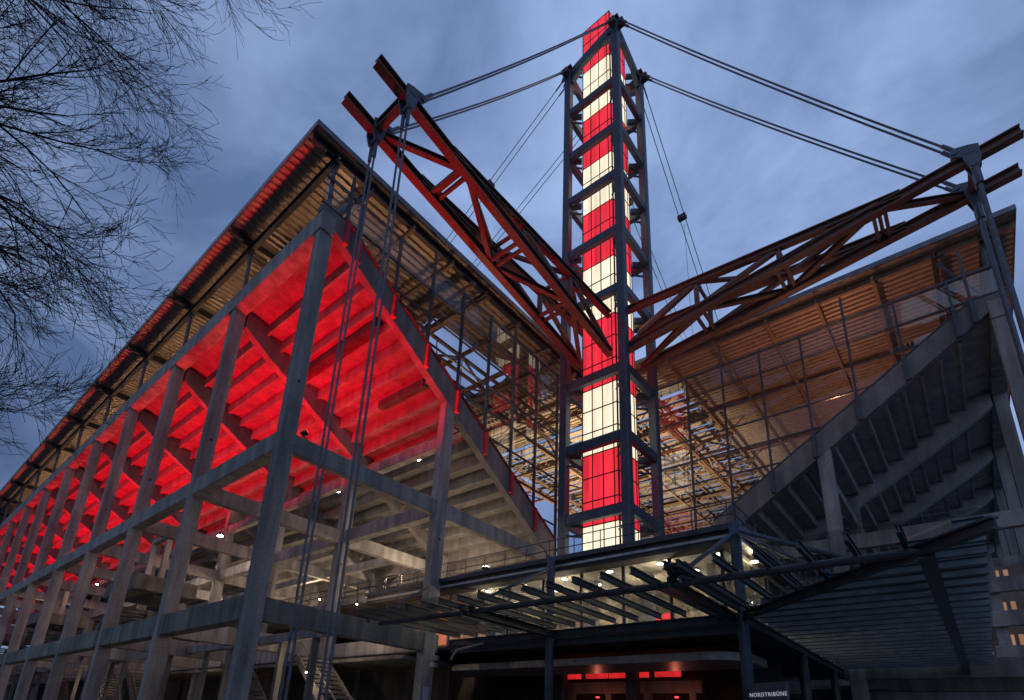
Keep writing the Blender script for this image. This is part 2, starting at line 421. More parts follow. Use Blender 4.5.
    for k in range(0, nk):
        if side == 'L' and k in (2, 5, 8):       # stair landings
            m = MB(T); a = k*SP+4.6
            m.box(a, a+6.8, 2.4, 6.8, 10.7, 10.9); m.box(a, a+6.8, 2.3, 2.4, 10.7, 11.9); m.box(a-.1, a, 2.3, 6.8, 10.7, 11.9); m.box(a+6.8, a+6.9, 2.3, 6.8, 10.7, 11.9)
            part(m, 'stair_landing', M['con_old'], .02)
            m = MB(T)
            for i in range(16): m.box(a+6.9+i*.3, a+7.3+i*.3, 3, 5.8, 10.15-i*.26, 10.32-i*.26)
            m.beam((a+6.9, 3, 10.1), (a+11.7, 3, 6.0), .2, .4); m.beam((a+6.9, 5.8, 10.1), (a+11.7, 5.8, 6.0), .2, .4)
            part(m, 'stair_flight', M['con_old'])
            m = MB(T)
            for q in (1.2, 4.6): m.box(a+q, a+q+.4, 4.2, 4.6, 10.5, 15.601)
            m.box(a+1.2, a+5.0, 4.2, 4.6, 15.6, 16.0)
            part(m, 'landing_frame', M['con'])
    m = MB(T)
    for k in range(nk): m.box(k*SP+.8, (k+1)*SP-.3, 13.0, 13.3, 2.2, 5.3)
    part(m, 'back_wall', M['darkwall'])
    m = MB(T); m.box(.62, U, 9.2, 13, 5.3, 5.5); 
    part(m, 'floor_slab', M['con_old'])
    if side == 'L':
        for k, (a, w, z, h, mt, vv) in enumerate(((1.2, 5.0, 7.3, 1.3, 'warm_win', 16.4), (6.9, 1.3, 7.3, 1.3, 'orange_win', 16.4), (20.6, 1.1, 12.4, 1.0, 'blue_win', 9.7),
                                     (24, 1.2, 2.4, 1.0, 'warm_win', 12.9), (34, 1.0, 1.8, 1.0, 'orange_win', 12.9), (44, 2.0, 7.4, 1, 'warm_win', 16.4), (63, 2.4, 7.6, 1, 'warm_win', 16.4))):
            m = MB(T); n = max(1, int(w/1.0))
            for j in range(n): m.box(a+j*w/n+.05, a+(j+1)*w/n-.05, vv, vv+.06, z, z+h)
            o = part(m, 'window', M[mt])
        # guard rails along the middle level
    m = MB(T)
    for zz in (10.9, 10.45): m.tube((.7, 11.05, zz), (U, 11.05, zz), .035, n=6)
    for i in range(int(U/1.5)): m.tube((.8+i*1.5, 11.05, 9.9), (.8+i*1.5, 11.05, 10.95), .03, n=5)
    part(m, 'guard_rail', M['mull'])
    return root

XL, YF, XF, YR = -23.0, 10.5, 4.9, 39.6
TL = lambda p: (XL-p[0], YF+p[1], p[2])
TR = lambda p: (XF-p[1], YR+p[0], p[2])
stand('L', TL, 13, (-23, 10.5, 0), 'long concrete grandstand on the left with its seating underside lit red', .615, 22.3, True)
stand('R', TR, 7, (4.9, 39.6, 0), 'dark concrete grandstand on the right with a glazed end under an orange lit roof', .665, 18.2, False)

# ------------------------------------------------------------------ pylon
TX0, TX1, TY0, TY1 = -21.0, -15.9, 31.0, 35.7
pyl = thing('light_tower', 'tall four legged steel tower round a glowing red and cream light box', 'tower', ((TX0+TX1)/2, (TY0+TY1)/2, 0))
LV = [10.9, 16.7, 22.2, 27.75, 35.0, 40.85, 46.9, 52.4, 58.2]
CT = {(TX0, TY0): 63.9, (TX1, TY0): 65.5, (TX1, TY1): 64.1, (TX0, TY1): 63.3}
for x in (TX0, TX1):
    for y in (TY0, TY1):
        m = MB(); w = .32
        m.box(x-w, x+w, y-w, y+w, 0, CT[(x, y)]); m.build('column', M['tower'], pyl, .05)
for i, z in enumerate(LV[1:]+[64.6]):
    h = .74 if z < 62 else .95
    for (a, b) in (((TX0+.32, TY0), (TX1-.32, TY0)), ((TX0+.32, TY1), (TX1-.32, TY1)), ((TX0, TY0+.32), (TX0, TY1-.32)), ((TX1, TY0+.32), (TX1, TY1-.32))):
        za = zb_ = z
        if z > 62:
            near = lambda q: min(CT.items(), key=lambda it: (it[0][0]-q[0])**2+(it[0][1]-q[1])**2)[1]-.1
            za, zb_ = near(a), near(b)
        m = MB(); m.beam((*a, za-h/2), (*b, zb_-h/2), .44, h); m.build('cross_beam', M['tower'], pyl, .03)
        if z > 62:
            A_, B_ = Vector((*a, za-h)), Vector((*b, zb_-h)); dd_ = B_-A_
            m = MB(); m.beam(A_+Vector((0, 0, -.75)), A_+dd_*.22, .38, .5); m.build('haunch', M['tower'], pyl)
            m = MB(); m.beam(B_+Vector((0, 0, -.75)), B_-dd_*.22, .38, .5); m.build('haunch', M['tower'], pyl)
    cx, cy = (TX0+TX1)/2, (TY0+TY1)/2
    for sx, sy, x, y in ((-1,-1,TX0,TY0),(1,-1,TX1,TY0),(-1,1,TX0,TY1),(1,1,TX1,TY1)):
        m = MB(); m.beam((x-sx*.3, y-sy*.3, z-.5), (cx+sx*1.55, cy+sy*1.55, z-.5), .28, .5); m.build('box_stay', M['tower'], pyl)
        m = MB(); m.tube((x-sx*.3, y, z-1.5), (cx+sx*1.5, cy+sy*1.6, z-1.5), .09)
        m.build('box_stay', M['tower'], pyl)
# light box
cx, cy, hb = -18.42, 33.3, 1.47
core = MB(); core.box(cx-hb+.08, cx+hb-.08, cy-hb+.08, cy+hb-.08, 10.2, 69.6)
lb = core.build('light_box', M['dark_steel'], pyl)
bands = [69.7, 63.5, 56.8, 50.7, 45.1, 39.0, 33.3, 27.1, 21.5, 15.9, 10.3]
for i in range(len(bands)-1):
    z1, z0 = bands[i], bands[i+1]
    m = MB()
    for sgn in (-1, 1):
        m.box(cx-hb, cx+hb, cy+sgn*hb-.02, cy+sgn*hb+.02, z0+.03, z1-.03)
        m.box(cx+sgn*hb-.02, cx+sgn*hb+.02, cy-hb+.03, cy+hb-.03, z0+.03, z1-.03)
    m.build('lit_panel', M['box_red' if i % 2 == 0 else 'box_white'], lb)
m = MB(); zs = []
for i in range(len(bands)-1):
    z1, z0 = bands[i], bands[i+1]; n = 3
    for j in range(n): zs.append(z0+(z1-z0)*j/n)
for z in zs+[69.7]:
    for s_ in (-1, 1):
        m.box(cx-hb-.05, cx+hb+.05, cy+s_*(hb+.035)-.015, cy+s_*(hb+.035)+.015, z-.045, z+.045)
        m.box(cx+s_*(hb+.035)-.015, cx+s_*(hb+.035)+.015, cy-hb-.05, cy+hb+.05, z-.045, z+.045)
for q in (-1, -.42, .18, .78, 1):
    for s_ in (-1, 1):
        m.box(cx+q*hb-.035, cx+q*hb+.035, cy+s_*(hb+.04)-.022, cy+s_*(hb+.04)+.022, 10.3, 69.7)
        m.box(cx+s_*(hb+.04)-.022, cx+s_*(hb+.04)+.022, cy+q*hb-.035, cy+q*hb+.035, 10.3, 69.7)
m.build('glazing_bar', M['black'], lb)
# saddle brackets at the tops
for x, y in ((TX0, TY0), (TX1, TY0), (TX1, TY1), (TX0, TY1)):
    c_ = CT[(x, y)]
    m = MB(); m.box(x-.5, x+.5, y-.5, y+.5, c_, c_+.15)
    for d in (-.2, .2):
        m.prism([(y-.8, c_-1.0), (y+.8, c_-1.0), (y+.4, c_+.3), (y-.4, c_+.3)], x+d-.04, x+d+.04, 0)
        m.prism([(x-.8, c_-1.1), (x+.8, c_-1.1), (x+.4, c_+.25), (x-.4, c_+.25)], y+d-.04, y+d+.04, 1)
    m.disc((x, y-.7, c_-.7), (1, 0, 0), .25, .65); m.disc((x+.7, y, c_-.7), (0, 1, 0), .25, .65)
    m.tube((x, y, c_+.15), (x+.1, y, c_+.9), .04)
    m.build('cable_saddle', M['dark_steel'], pyl)

# ------------------------------------------------------------------ outrigger trusses
def outrigger(T, label, base):
    """s runs from the tip (0) to the tower (20.3); w is the sideways offset of each truss plane"""
    r = thing('outrigger_truss', label, 'truss', base)
    L = 20.4
    n = [0, 4.3, 9.6, 14.9, L]
    zb = lambda s: 32.0-(2.75*s/L)
    zt = lambda s: 32.0-.55+(s-4.3)/(L-4.3)*1.25 if s > 4.3 else zb(s)
    W = (-1.3, 1.3)
    for w in W:
        m = MB(T); a, b = (-1.95, w, zb(-1.95)-.1), (L, w, zb(L))
        a_, b_, d, rr, u = m.frame(a, b)
        m.ibeam(a, b, .48, .6, t=.08); m.build('bottom_chord', M['red_steel'], r)
        m = MB(T); m.ibeam((3.2, w, zb(3.2)+.1), (L, w, zt(L)+.1), .44, .5, t=.07); m.build('top_chord', M['red_steel'], r)
        # stiffeners
        m = MB(T)
        for q in range(1, 9):
            s = q*.9-.6
            m.beam((s, w, zb(s)-.22), (s, w, zb(s)+.22), .40, .03, (0, 1, 0))
        m.build('stiffener', M['node'], r)
        for i, s in enumerate(n[1:-1], 1):
            if s > 4.4:
                m = MB(T); m.beam((s, w, zb(s)+.2), (s, w, zt(s)-.05), .28, .28, (0, 1, 0)); m.build('post', M['red_steel'], r)
            s2 = n[i+1]
            m = MB(T)
            m.beam((s, w, zt(s) if s > 4.4 else zb(s)+.3), (s2, w, zb(s2)+.2), .28, .3); m.build('diagonal', M['red_steel'], r)
    # bottom plane zigzag and paired cross struts
    for i in range(len(n)-1):
        a, b = n[i], n[i+1]; p, q = (W[1], W[0]) if i % 2 == 0 else (W[0], W[1])
        m = MB(T); m.ibeam((a+.2, p, zb(a)-.02), (b, q, zb(b)-.02), .3, .36, t=.05); m.build('brace', M['red_steel'], r)
        if i:
            for o_ in (-.28, .28):
                m = MB(T); m.beam((a+o_, W[0], zb(a)-.08), (a+o_, W[1], zb(a)-.08), .2, .22); m.build('cross_strut', M['red_steel'], r)
            m = MB(T); m.beam((a, W[0], zt(a)+.1), (a, W[1], zt(a)+.1), .2, .2); m.build('cross_strut', M['red_steel'], r)
            m = MB(T); m.beam((a, p, zt(a)+.1), (b, q, zt(b)+.1), .24, .24); m.build('brace', M['red_steel'], r)
    m = MB(T); m.ibeam((.0, W[0], zb(0)+.02), (.0, W[1], zb(0)+.02), .4, .6, t=.07); m.build('tip_beam', M['red_steel'], r)
    for w in W:
        m = MB(T)
        for d in (-.27, .27):
            m.prism([(-.3, 31.5), (-.1, 30.95), (.22, 30.95), (.36, 31.5), (.45, 32.0), (.85, 32.3), (.85, 32.6), (.6, 32.75), (.1, 32.6), (-.3, 32.4)], w+d-.04, w+d+.04, 1)
        m.disc((.05, w, 31.2), (0, 1, 0), .15, .7); m.disc((.68, w, 32.5), (0, 1, 0), .18, .75); m.disc((.1, w, 32.2), (0, 1, 0), .22, .66)
        m.build('tip_node', M['node'], r)
    return r
TTL = lambda p: (-18.5+(-p[1]), 10.95+p[0], p[2])
TTR = lambda p: (4.3-p[0], 33.0+p[1], p[2])
outrigger(TTL, 'left oxide red steel truss reaching out from the tower over the red lit stand', (-18.5, 31, 29))
outrigger(TTR, 'right oxide red steel truss reaching out from the tower above the glazed end wall', (-16, 33, 29))

# ------------------------------------------------------------------ cables and tie rods
def cable_pair(a, b, off, r, label, cat='cable', group=None, clamp=None, name='stay_cable', mat='cable', sag=0):
    t = thing(name, label, cat, a, group)
    a = Vector(a); b = Vector(b); off = Vector(off)
    for s_ in (-1, 1):
        m = MB(); n = 10 if sag else 1; pr = a+off*s_
        for i in range(1, n+1):
            q = i/n; p = a.lerp(b, q)+off*s_-Vector((0, 0, sag*4*q*(1-q))); m.tube(pr, p, r, n=6); pr = p
        m.build('strand', M[mat], t)
        m = MB(); d = (b-a).normalized()
        m.tube(a+off*s_, a+off*s_+d*1.0, r*1.8, n=8); m.build('socket', M['node'], t); m = MB(); m.tube(b+off*s_-d*1.0, b+off*s_, r*1.8, n=8)
        m.build('socket', M['node'], t)
    if clamp:
        p = a.lerp(b, clamp); m = MB(); m.beam(p-off*1.5-d*.3, p+off*1.5-d*.3, .55, .45); m.build('clamp', M['black'], t)
    return t
zt_ = 64.9
cable_pair((TX1, TY0-.7, 64.8), (-17.2, 11.7, 32.6), (.22, 0, 0), .055, 'upper of the two paired cables from the tower top to the left truss tips', sag=.4)
cable_pair((TX0, TY0-.7, 63.2), (-19.8, 11.7, 32.6), (.22, 0, 0), .055, 'lower of the two paired cables from the tower top to the left truss tips', sag=.4)
cable_pair((TX1+.7, TY0, 64.8), (3.75, 31.7, 32.5), (0, .22, 0), .06, 'upper of the two paired cables from the tower top to the right truss tips', sag=.4)
cable_pair((TX1+.7, TY1, 63.4), (3.75, 34.3, 32.5), (0, .22, 0), .06, 'lower of the two paired cables from the tower top to the right truss tips', sag=.4)
cable_pair((TX0-.5, TY0, 62.8), (-66, 31, 33.4), (0, .28, 0), .04, 'nearer paired cable running from the tower down left behind the truss', clamp=.215)
cable_pair((TX0-.5, TY1, 62.8), (-71, 35.7, 33.4), (0, .28, 0), .04, 'farther paired cable running from the tower down left behind the truss', clamp=.215)
cable_pair((TX1, TY1+.5, 62.9), (-15.9, 66, 33.4), (.28, 0, 0), .04, 'paired cable with a black clamp hanging right of the tower', clamp=.30)
cable_pair((TX0, TY1+.5, 62.9), (-21, 81, 33.4), (.28, 0, 0), .04, 'paired cable close beside the right tower leg, dropping to the far roof', clamp=.16)
p = Vector((TX1, TY1+.5, 62.9)).lerp(Vector((-15.9, 66, 33.4)), .31)
m = MB(); m.tube(p, (p.x, p.y, 33.2), .02, n=5); tag(m.build('drop_wire', M['cable']), 'single thin wire hanging from the clamp right of the tower', 'cable')
for x, l in ((-17.2, 'pair of steel tie rods hanging from the nearer tip of the left truss'), (-19.8, 'pair of steel tie rods hanging from the outer tip of the left truss')):
    cable_pair((x, 11.0, 30.9), (x, 11.0, .1), (.2, 0, 0), .055, l, 'tie rod', name='tie_rod', mat='node')
for y, l in ((31.7, 'pair of steel tie rods hanging from the upper tip of the right truss'), (34.3, 'pair of steel tie rods hanging from the lower tip of the right truss')):
    cable_pair((4.25, y, 30.9), (4.25, y, .1), (0, .2, 0), .1, l, 'tie rod', name='tie_rod', mat='node')
for (x, y) in ((-17.2, 11), (-19.8, 11), (4.25, 31.7), (4.25, 34.3)):
    pass

# ------------------------------------------------------------------ entrance building with terrace
bld = thing('entrance_building', 'low glazed entrance building with a roof terrace at the foot of the tower', 'building', (-15, 22, 0))
EX0, EX1, EY0, EY1 = -30.0, -6.4, 21.4, 39.0
def bp(mb, name, mat, bevel=0, parent=bld): return mb.build(name, M[mat] if isinstance(mat, str) else mat, parent, bevel)
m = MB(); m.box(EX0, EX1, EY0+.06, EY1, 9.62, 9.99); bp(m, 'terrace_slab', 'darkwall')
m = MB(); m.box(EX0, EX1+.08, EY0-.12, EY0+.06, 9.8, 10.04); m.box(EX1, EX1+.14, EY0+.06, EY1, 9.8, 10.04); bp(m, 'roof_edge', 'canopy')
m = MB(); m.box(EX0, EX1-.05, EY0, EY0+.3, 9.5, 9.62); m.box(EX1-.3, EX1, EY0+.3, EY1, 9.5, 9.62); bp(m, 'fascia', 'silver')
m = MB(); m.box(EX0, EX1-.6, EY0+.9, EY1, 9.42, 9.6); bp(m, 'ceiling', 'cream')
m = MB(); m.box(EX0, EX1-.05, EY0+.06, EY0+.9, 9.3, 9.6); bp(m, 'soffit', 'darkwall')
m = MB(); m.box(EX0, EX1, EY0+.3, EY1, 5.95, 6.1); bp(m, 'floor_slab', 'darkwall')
m = MB()
for x in [EX0+.2+2.25*i for i in range(11)]: m.box(x-.06, x+.06, EY0+.92, EY0+1.05, 6.1, 9.42)
for y in [EY0+2+2.25*i for i in range(7)]: m.box(EX1-.72, EX1-.6, y-.06, y+.06, 6.1, 9.42)
m.box(EX0, EX1-.6, EY0+.92, EY0+1.04, 6.1, 6.3)
ff = bp(m, 'shop_front', 'canopy')
m = MB(); m.box(EX0, EX1-.6, EY0+.97, EY0+.99, 6.3, 9.4); m.box(EX1-.67, EX1-.65, EY0+1, EY1, 6.1, 9.4); m.build('glass_pane', M['glass'], ff)
m = MB(); m.box(-22, EX1-.7, 27.5, 27.7, 6.1, 9.41); bp(m, 'cafe_wall', 'cafe')
for i in range(5):
    m = MB(); m.box(-21+i*3.1, -20.6+i*3.1, 24.2, 24.6, 6.1, 9.42); bp(m, 'inner_post', 'con')
m = MB(); m.box(-12.6, -11.8, 27.35, 27.45, 7.6, 8.1); bp(m, 'red_picture', 'red_win')
m = MB(); m.box(-25.6, -23.9, 23.2, 23.3, 6.6, 8.8); bp(m, 'side_window', 'orange_win')
# terrace railing
m = MB()
for zz in (11.05, 10.55): m.tube((-33, EY0+.25, zz), (EX1-.1, EY0+.25, zz), .025, n=6); m.tube((EX1-.1, EY0+.25, zz), (EX1-.1, EY1, zz), .025, n=6)
for i in range(19): m.tube((-33+i*1.46, EY0+.25, 10.1), (-33+i*1.46, EY0+.25, 11.1), .025, n=6)
for i in range(11): m.tube((EX1-.1, EY0+.25+i*1.5, 10.1), (EX1-.1, EY0+.25+i*1.5, 11.1), .025, n=6)
rl = bp(m, 'terrace_railing', 'mull')
m = MB(); m.box(-33, EX0, EY0+.24, EY0+.26, 9.95, 11.0); m.build('glass_pane', M['canopy_glass'], rl)
# ground floor: recessed walls, rounded slab
def rounded_slab(x0, x1, y0, y1, z0, z1, r):
    pts = [(x0, y1), (x0, y0)]
    for i in range(9):
        t = -PI/2+i*PI/16; pts.append((x1-r+r*math.cos(t), y0+r+r*math.sin(t)))
    pts.append((x1, y1)); mm = MB(); mm.prism(pts, z0, z1, 2); return mm
o = rounded_slab(-30, -7.2, 23.6, 27, 5.05, 5.42, 1.7); bp(o, 'rounded_canopy', 'silver', .02)
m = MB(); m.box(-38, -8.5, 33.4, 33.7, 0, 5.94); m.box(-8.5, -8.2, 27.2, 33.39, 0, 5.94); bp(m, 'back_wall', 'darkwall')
for a, w in ((-21.6, 1.5), (-19.7, 1.6), (-18.0, 1.3), (-16.0, .7), (-14.9, 1.6)):
    m = MB(); m.box(a, a+w, 31.9, 32.0, 5.35, 5.85); bp(m, 'red_panel', 'red_win')
m = MB(); m.box(-22, -12, 31.7, 32.2, 4.4, 5.1)
for a in (-21, -18.2, -15.6, -12.8): m.box(a, a+.4, 31.8, 32.2, 0, 4.4)
bp(m, 'kiosk_frame', 'block')
for i in range(6):
    m = MB(); m.box(-21.5+i*2.1, -20.2+i*2.1, 32.6, 32.8, .2, 3.0); bp(m, 'kiosk_door', 'red_glow_and_doors')

# ------------------------------------------------------------------ glass canopy
can = thing('glass_canopy', 'L shaped glass and dark steel canopy wrapped round the entrance building corner', 'canopy', (-6.3, 21, 0))
CZ = 6.2
def cp(mb, name, mat, bevel=0, parent=can): return mb.build(name, M[mat], parent, bevel)
ox, iy = -.45, 21.0      # outer tube lines: y=15.1 and x=-.45 ; inner lines y=21, x=-6.3
ty, tx, ix = 15.6, -.5, -6.3
m = MB(); m.tube((-20.6, ty, CZ), (tx, ty, CZ), .11, n=10); cp(m, 'edge_tube', 'canopy')
m = MB(); m.ibeam((tx, ty-.1, CZ), (tx, 40.5, CZ), .3, .4); cp(m, 'edge_beam', 'canopy')
m = MB(); m.ibeam((-21.5, iy, CZ-.05), (ix, iy, CZ-.05), .22, .36); m.ibeam((ix, iy, CZ-.05), (ix, 39.3, CZ-.05), .22, .36); m.box(-21.5, ix-.15, iy+.15, iy+.35, CZ-.55, CZ-.25); cp(m, 'wall_beam', 'canopy')
m = MB(); m.ibeam((ix, iy, CZ+.0), (.75, 14.25, CZ+.0), .2, .28); m.ibeam((-14.8, iy, CZ-.08), (-14.8-5.0, ty, CZ-.08), .01, .01) if False else None; cp(m, 'hip_beam', 'canopy')
slope = (iy-14.4)/(ix-.6)
for i in range(15):
    x = -20.6+1.02*i
    m = MB(); m.ibeam((x, 14.4, CZ+.26), (x, iy-.1, CZ+.26), .11, .22, t=.03); cp(m, 'glazing_rafter', 'canopy')
for i in range(6):
    x = -6.3+1.02*(i+.35); y1 = iy+(x-ix)*slope
    m = MB(); m.ibeam((x, 14.4, CZ+.26), (x, y1, CZ+.26), .11, .22, t=.03); cp(m, 'glazing_rafter', 'canopy')
for i in range(25):
    y = 14.9+1.04*i
    x0 = ix if y > iy else ix+(y-iy)/slope
    m = MB(); m.ibeam((x0, y, CZ+.26), (.62, y, CZ+.26), .2, .24, t=.03); cp(m, 'glazing_rafter', 'rafter')
m = MB(); m.box(-21, ix-.02, 14.3, iy, CZ+.39, CZ+.41); m.prism([(ix, 14.3), (.6, 14.3), (ix, iy)], CZ+.39, CZ+.41, 2); m.prism([(.7, 14.4), (.7, 40), (ix+.02, 40), (ix+.02, iy+.1)], CZ+.385, CZ+.405, 2)
cp(m, 'glass_pane', 'canopy_glass')
# double bars at the post lines
for x in (-14.8, -6.6):
    m = MB(); m.ibeam((x, 15.4, CZ), (x, iy, CZ), .16, .34); m.ibeam((x-.4, 15.4, CZ), (x-.4, iy, CZ), .1, .25); cp(m, 'cantilever_arm', 'canopy')
for (x, y, r) in ((-14.9, 21.0, .2), (-6.3, 21.0, .2), (-6.3, 29.5, .22), (-6.3, 36.5, .2)):
    m = MB(); m.tube((x, y, 0), (x, y, 9.9 if y < 22 else CZ-.2), r, n=16); o = cp(m, 'post', 'tower' if y < 22 else 'canopy')
    for p_ in o.data.polygons: p_.use_smooth = True
for a, b, r in (((-23.0, 20.4, 9.3), (-21.5, ty, CZ+.2), .06), ((-14.9, 21, 9.4), (-15.3, ty, CZ+.15), .07), ((-6.3, 21, 9.5), (-6.6, ty, CZ+.15), .08),
                ((-6.3, 21, 9.6), (tx-.3, 19.4, CZ+.3), .09), ((-6.3, 21, 9.5), (tx-2.4, 17.4, CZ+.3), .07), ((-6.3, 29.5, 9.0), (tx, 29.5, CZ+.2), .06)):
    m = MB(); m.tube(a, b, r, n=10); m.disc(b, (0, 0, 1), r*2, .14); cp(m, 'tension_rod', 'tower')
m = MB(); m.tube((-20.6, 20.7, 5.7), (-18.7, 20.7, 5.95), .07); m.tube((-20.6, 20.7, 5.7), (-20.9, 20.6, 5.2), .07); cp(m, 'drain_pipe', 'silver')

# right-hand low beams beyond the canopy
wl = thing('retaining_wall', 'low concrete wall band behind the right end of the canopy', 'wall', (0, 43, 0))
m = MB(); m.box(-6, 9, 41.3, 41.8, 0, 5.2); m.build('wall_face', M['con'], wl)
m = MB(); m.box(-6, 9, 41.1, 41.9, 5.2, 6.25); m.build('coping', M['con_old'], wl, .03)
st = thing('stair_tower', 'narrow open concrete stair tower with lit warm slots at the right edge', 'stair tower', (2.5, 46, 0))
for i, z in enumerate((6.9, 8.9, 10.9)):
    m = MB(); m.box(.9, 6.2, 42.4, 42.7, z, z+.9); m.build('parapet', M['con'], st, .02)
    for j in range(3):
        m = MB(); m.box(1.3+j*.42, 1.52+j*.42, 45.0, 45.1, z+1.0, z+1.9); m.build('lit_slot', M['warm_win'], st)
for x in (1.4, 6.0):
    m = MB(); m.box(x-.3, x+.3, 42.75, 43.3, 0, 13.4); m.build('column', M['con'], st, .03)
m = MB(); m.box(.9, 6.3, 46.5, 46.8, 0, 13.4); m.build('back_wall', M['block'], st)

# ------------------------------------------------------------------ sign
sg = thing('direction_sign', 'dark upright sign board reading NORDTRIBÜNE beside the canopy post', 'sign', (-6.0, 22.2, 0))
dirx = Vector((.905, -.425, 0)); c0 = Vector((-5.4, 20.1, 0)); 
m = MB(); a = c0-dirx*.72; b = c0+dirx*.72
m.beam((a.x, a.y, 3.0), (b.x, b.y, 3.0), .12, 1.45); o = m.build('sign_board', M['sign_face'], sg, .01)
for q in (-.6, .6):
    m = MB(); pq = c0+dirx*q; m.tube((pq.x, pq.y, 0), (pq.x, pq.y, 2.3), .05); m.build('post', M['canopy'], sg)
def text(body, size, loc, rot, parent, mat):
    cu = bpy.data.curves.new('lettering', 'FONT'); cu.body = body; cu.size = size; cu.align_x = 'CENTER'; cu.extrude = .006; cu.space_character = 1.2
    t = bpy.data.objects.new('lettering', cu); COL.objects.link(t)
    bpy.context.view_layer.update()
    me = bpy.data.meshes.new_from_object(t.evaluated_get(bpy.context.evaluated_depsgraph_get()))
    COL.objects.unlink(t); bpy.data.objects.remove(t)
    o = bpy.data.objects.new('lettering', me); COL.objects.link(o); me.materials.clear(); me.materials.append(mat)
    o.rotation_euler = rot; o.location = loc; adopt(o, parent); return o
nrm = Vector((-.425, -.905, 0))
ang = math.atan2(dirx.y, dirx.x)
pl = c0+nrm*.075
text('NORDTRIBÜNE', .185, (pl.x, pl.y, 3.28), (PI/2, 0, ang), sg, M['letter'])
text('P1', .15, (pl.x, pl.y, 2.95), (PI/2, 0, ang), sg, M['letter']) if False else None
m = MB(); m.box(-22.985, -22.975, 20.75, 21.2, 3.0, 3.9); tag(m.build('notice_plate', M['plate']), 'small pale blue notice plate on the column below the canopy end', 'sign')

# ------------------------------------------------------------------ lamps
def spot(loc, target, power, color, size=80, blend=.6, rad=.15):
    d = bpy.data.lights.new('spot', 'SPOT'); d.energy = power; d.color = color; d.spot_size = math.radians(size); d.spot_blend = blend; d.shadow_soft_size = rad
    o = bpy.data.objects.new('spot', d); COL.objects.link(o); o.location = loc
    o.rotation_euler = (Vector(target)-Vector(loc)).to_track_quat('-Z', 'Y').to_euler(); return o
def point(loc, power, color, rad=.12):
    d = bpy.data.lights.new('lamp', 'POINT'); d.energy = power; d.color = color; d.shadow_soft_size = rad
    o = bpy.data.objects.new('lamp', d); COL.objects.link(o); o.location = loc; return o
def flood(loc, target, power, color, label, size=100, lens='lens_red', group=None, sc=.75, blend=.6):
    loc = Vector(loc); d = (Vector(target)-loc).normalized()
    t = thing('floodlight', label, 'floodlight', loc-Vector((0, 0, .35)), group)
    m = MB(); m.frame(loc, loc+d)
    m.beam(loc-d*.28*sc, loc-d*.02, .5*sc, .36*sc); m.build('housing', M['black'], t, .02)
    m = MB(); m.beam(loc-d*.015, loc+d*.005, .42*sc, .28*sc); m.build('lens', M[lens], t)
    m = MB(); m.tube(loc-d*.15*sc, loc-Vector((0, 0, .42)), .04*sc); m.box(loc.x-.14, loc.x+.14, loc.y-.14, loc.y+.14, loc.z-.46, loc.z-.40); m.build('bracket', M['black'], t)
    o = spot(loc+d*.12, target, power, color, size, blend, .12); adopt(o, t)
    return t
RED = (1, .0, .012)
GR = 'red floodlights behind the facade columns of the left stand'
for k in range(13):
    x = XL-.32-k*SP
    flood((x, YF+1.35, 15.3), (x+.3 if k else x-1.5, YF+7.6, 27.2), 11000 if k else 8200, RED, 'small floodlight on the middle cross beam behind the %s column of the left stand' % ORD[k], 96, group=GR, sc=.7, blend=.85)
AMB = (1, .50, .24)
ORG = (1, .36, .17)
for k in range(9):
    x = XL-4.5-k*SP*1.0
    flood((x, YF+3.2, 28.5), (x, YF+2.6, 33.0), 300, AMB, 'roof floodlight on the upper rows of the left stand, %s from the corner' % ORD[k], 168, 'lens', 'uplights under the left roof', blend=.3)
for k in range(3):
    x = XL-2.5-k*SP*.9
    flood((x, YF+13, 21.6), (x, YF+16, 33.0), 900, AMB, 'floodlight halfway down the rows of the left stand, %s from the corner' % ORD[k], 150, 'lens', 'lower uplights under the left roof')
for k in range(3):
    y = YR+2.2+k*7.5
    flood((XF-9.5, y, 23.6), (XF-8.5, y+1, 33.0), 680, ORG, 'roof floodlight on the middle rows of the right stand, %s from the corner' % ORD[k], 165, 'lens', 'uplights under the right roof', blend=.3)
flood((XF-18, YR+3.0, 17.2), (XF-16, YR+5, 33.0), 700, ORG, 'roof floodlight low on the right stand behind the end glass', 140, 'lens')
# yellow light on the far roof behind the tower
flood((-30, 52, 12), (-34, 56, 33), 60000, (1, .66, .34), 'pitch side floodlight behind the tower aimed at the far roof', 110, 'lens')
flood((-34, 34, 13), (-34, 44, 33), 26000, (1, .62, .34), 'pitch side floodlight aimed at the roof left of the tower', 120, 'lens')
# truss uplights on the terrace
for (x, y, tx_, ty_, l) in ((-20.6, 22.6, -18.6, 21, 'terrace floodlight at the left end aimed up at the left truss'), (-14.2, 24.2, -7, 32, 'terrace floodlight in front of the tower aimed at the right truss'),
                        (-8.0, 28.0, -3, 33, 'terrace floodlight by the east railing aimed at the right truss')):
    flood((x, y, 10.75), (tx_, ty_, 30.5), 300, (1, .45, .28), l, 75, 'lens')

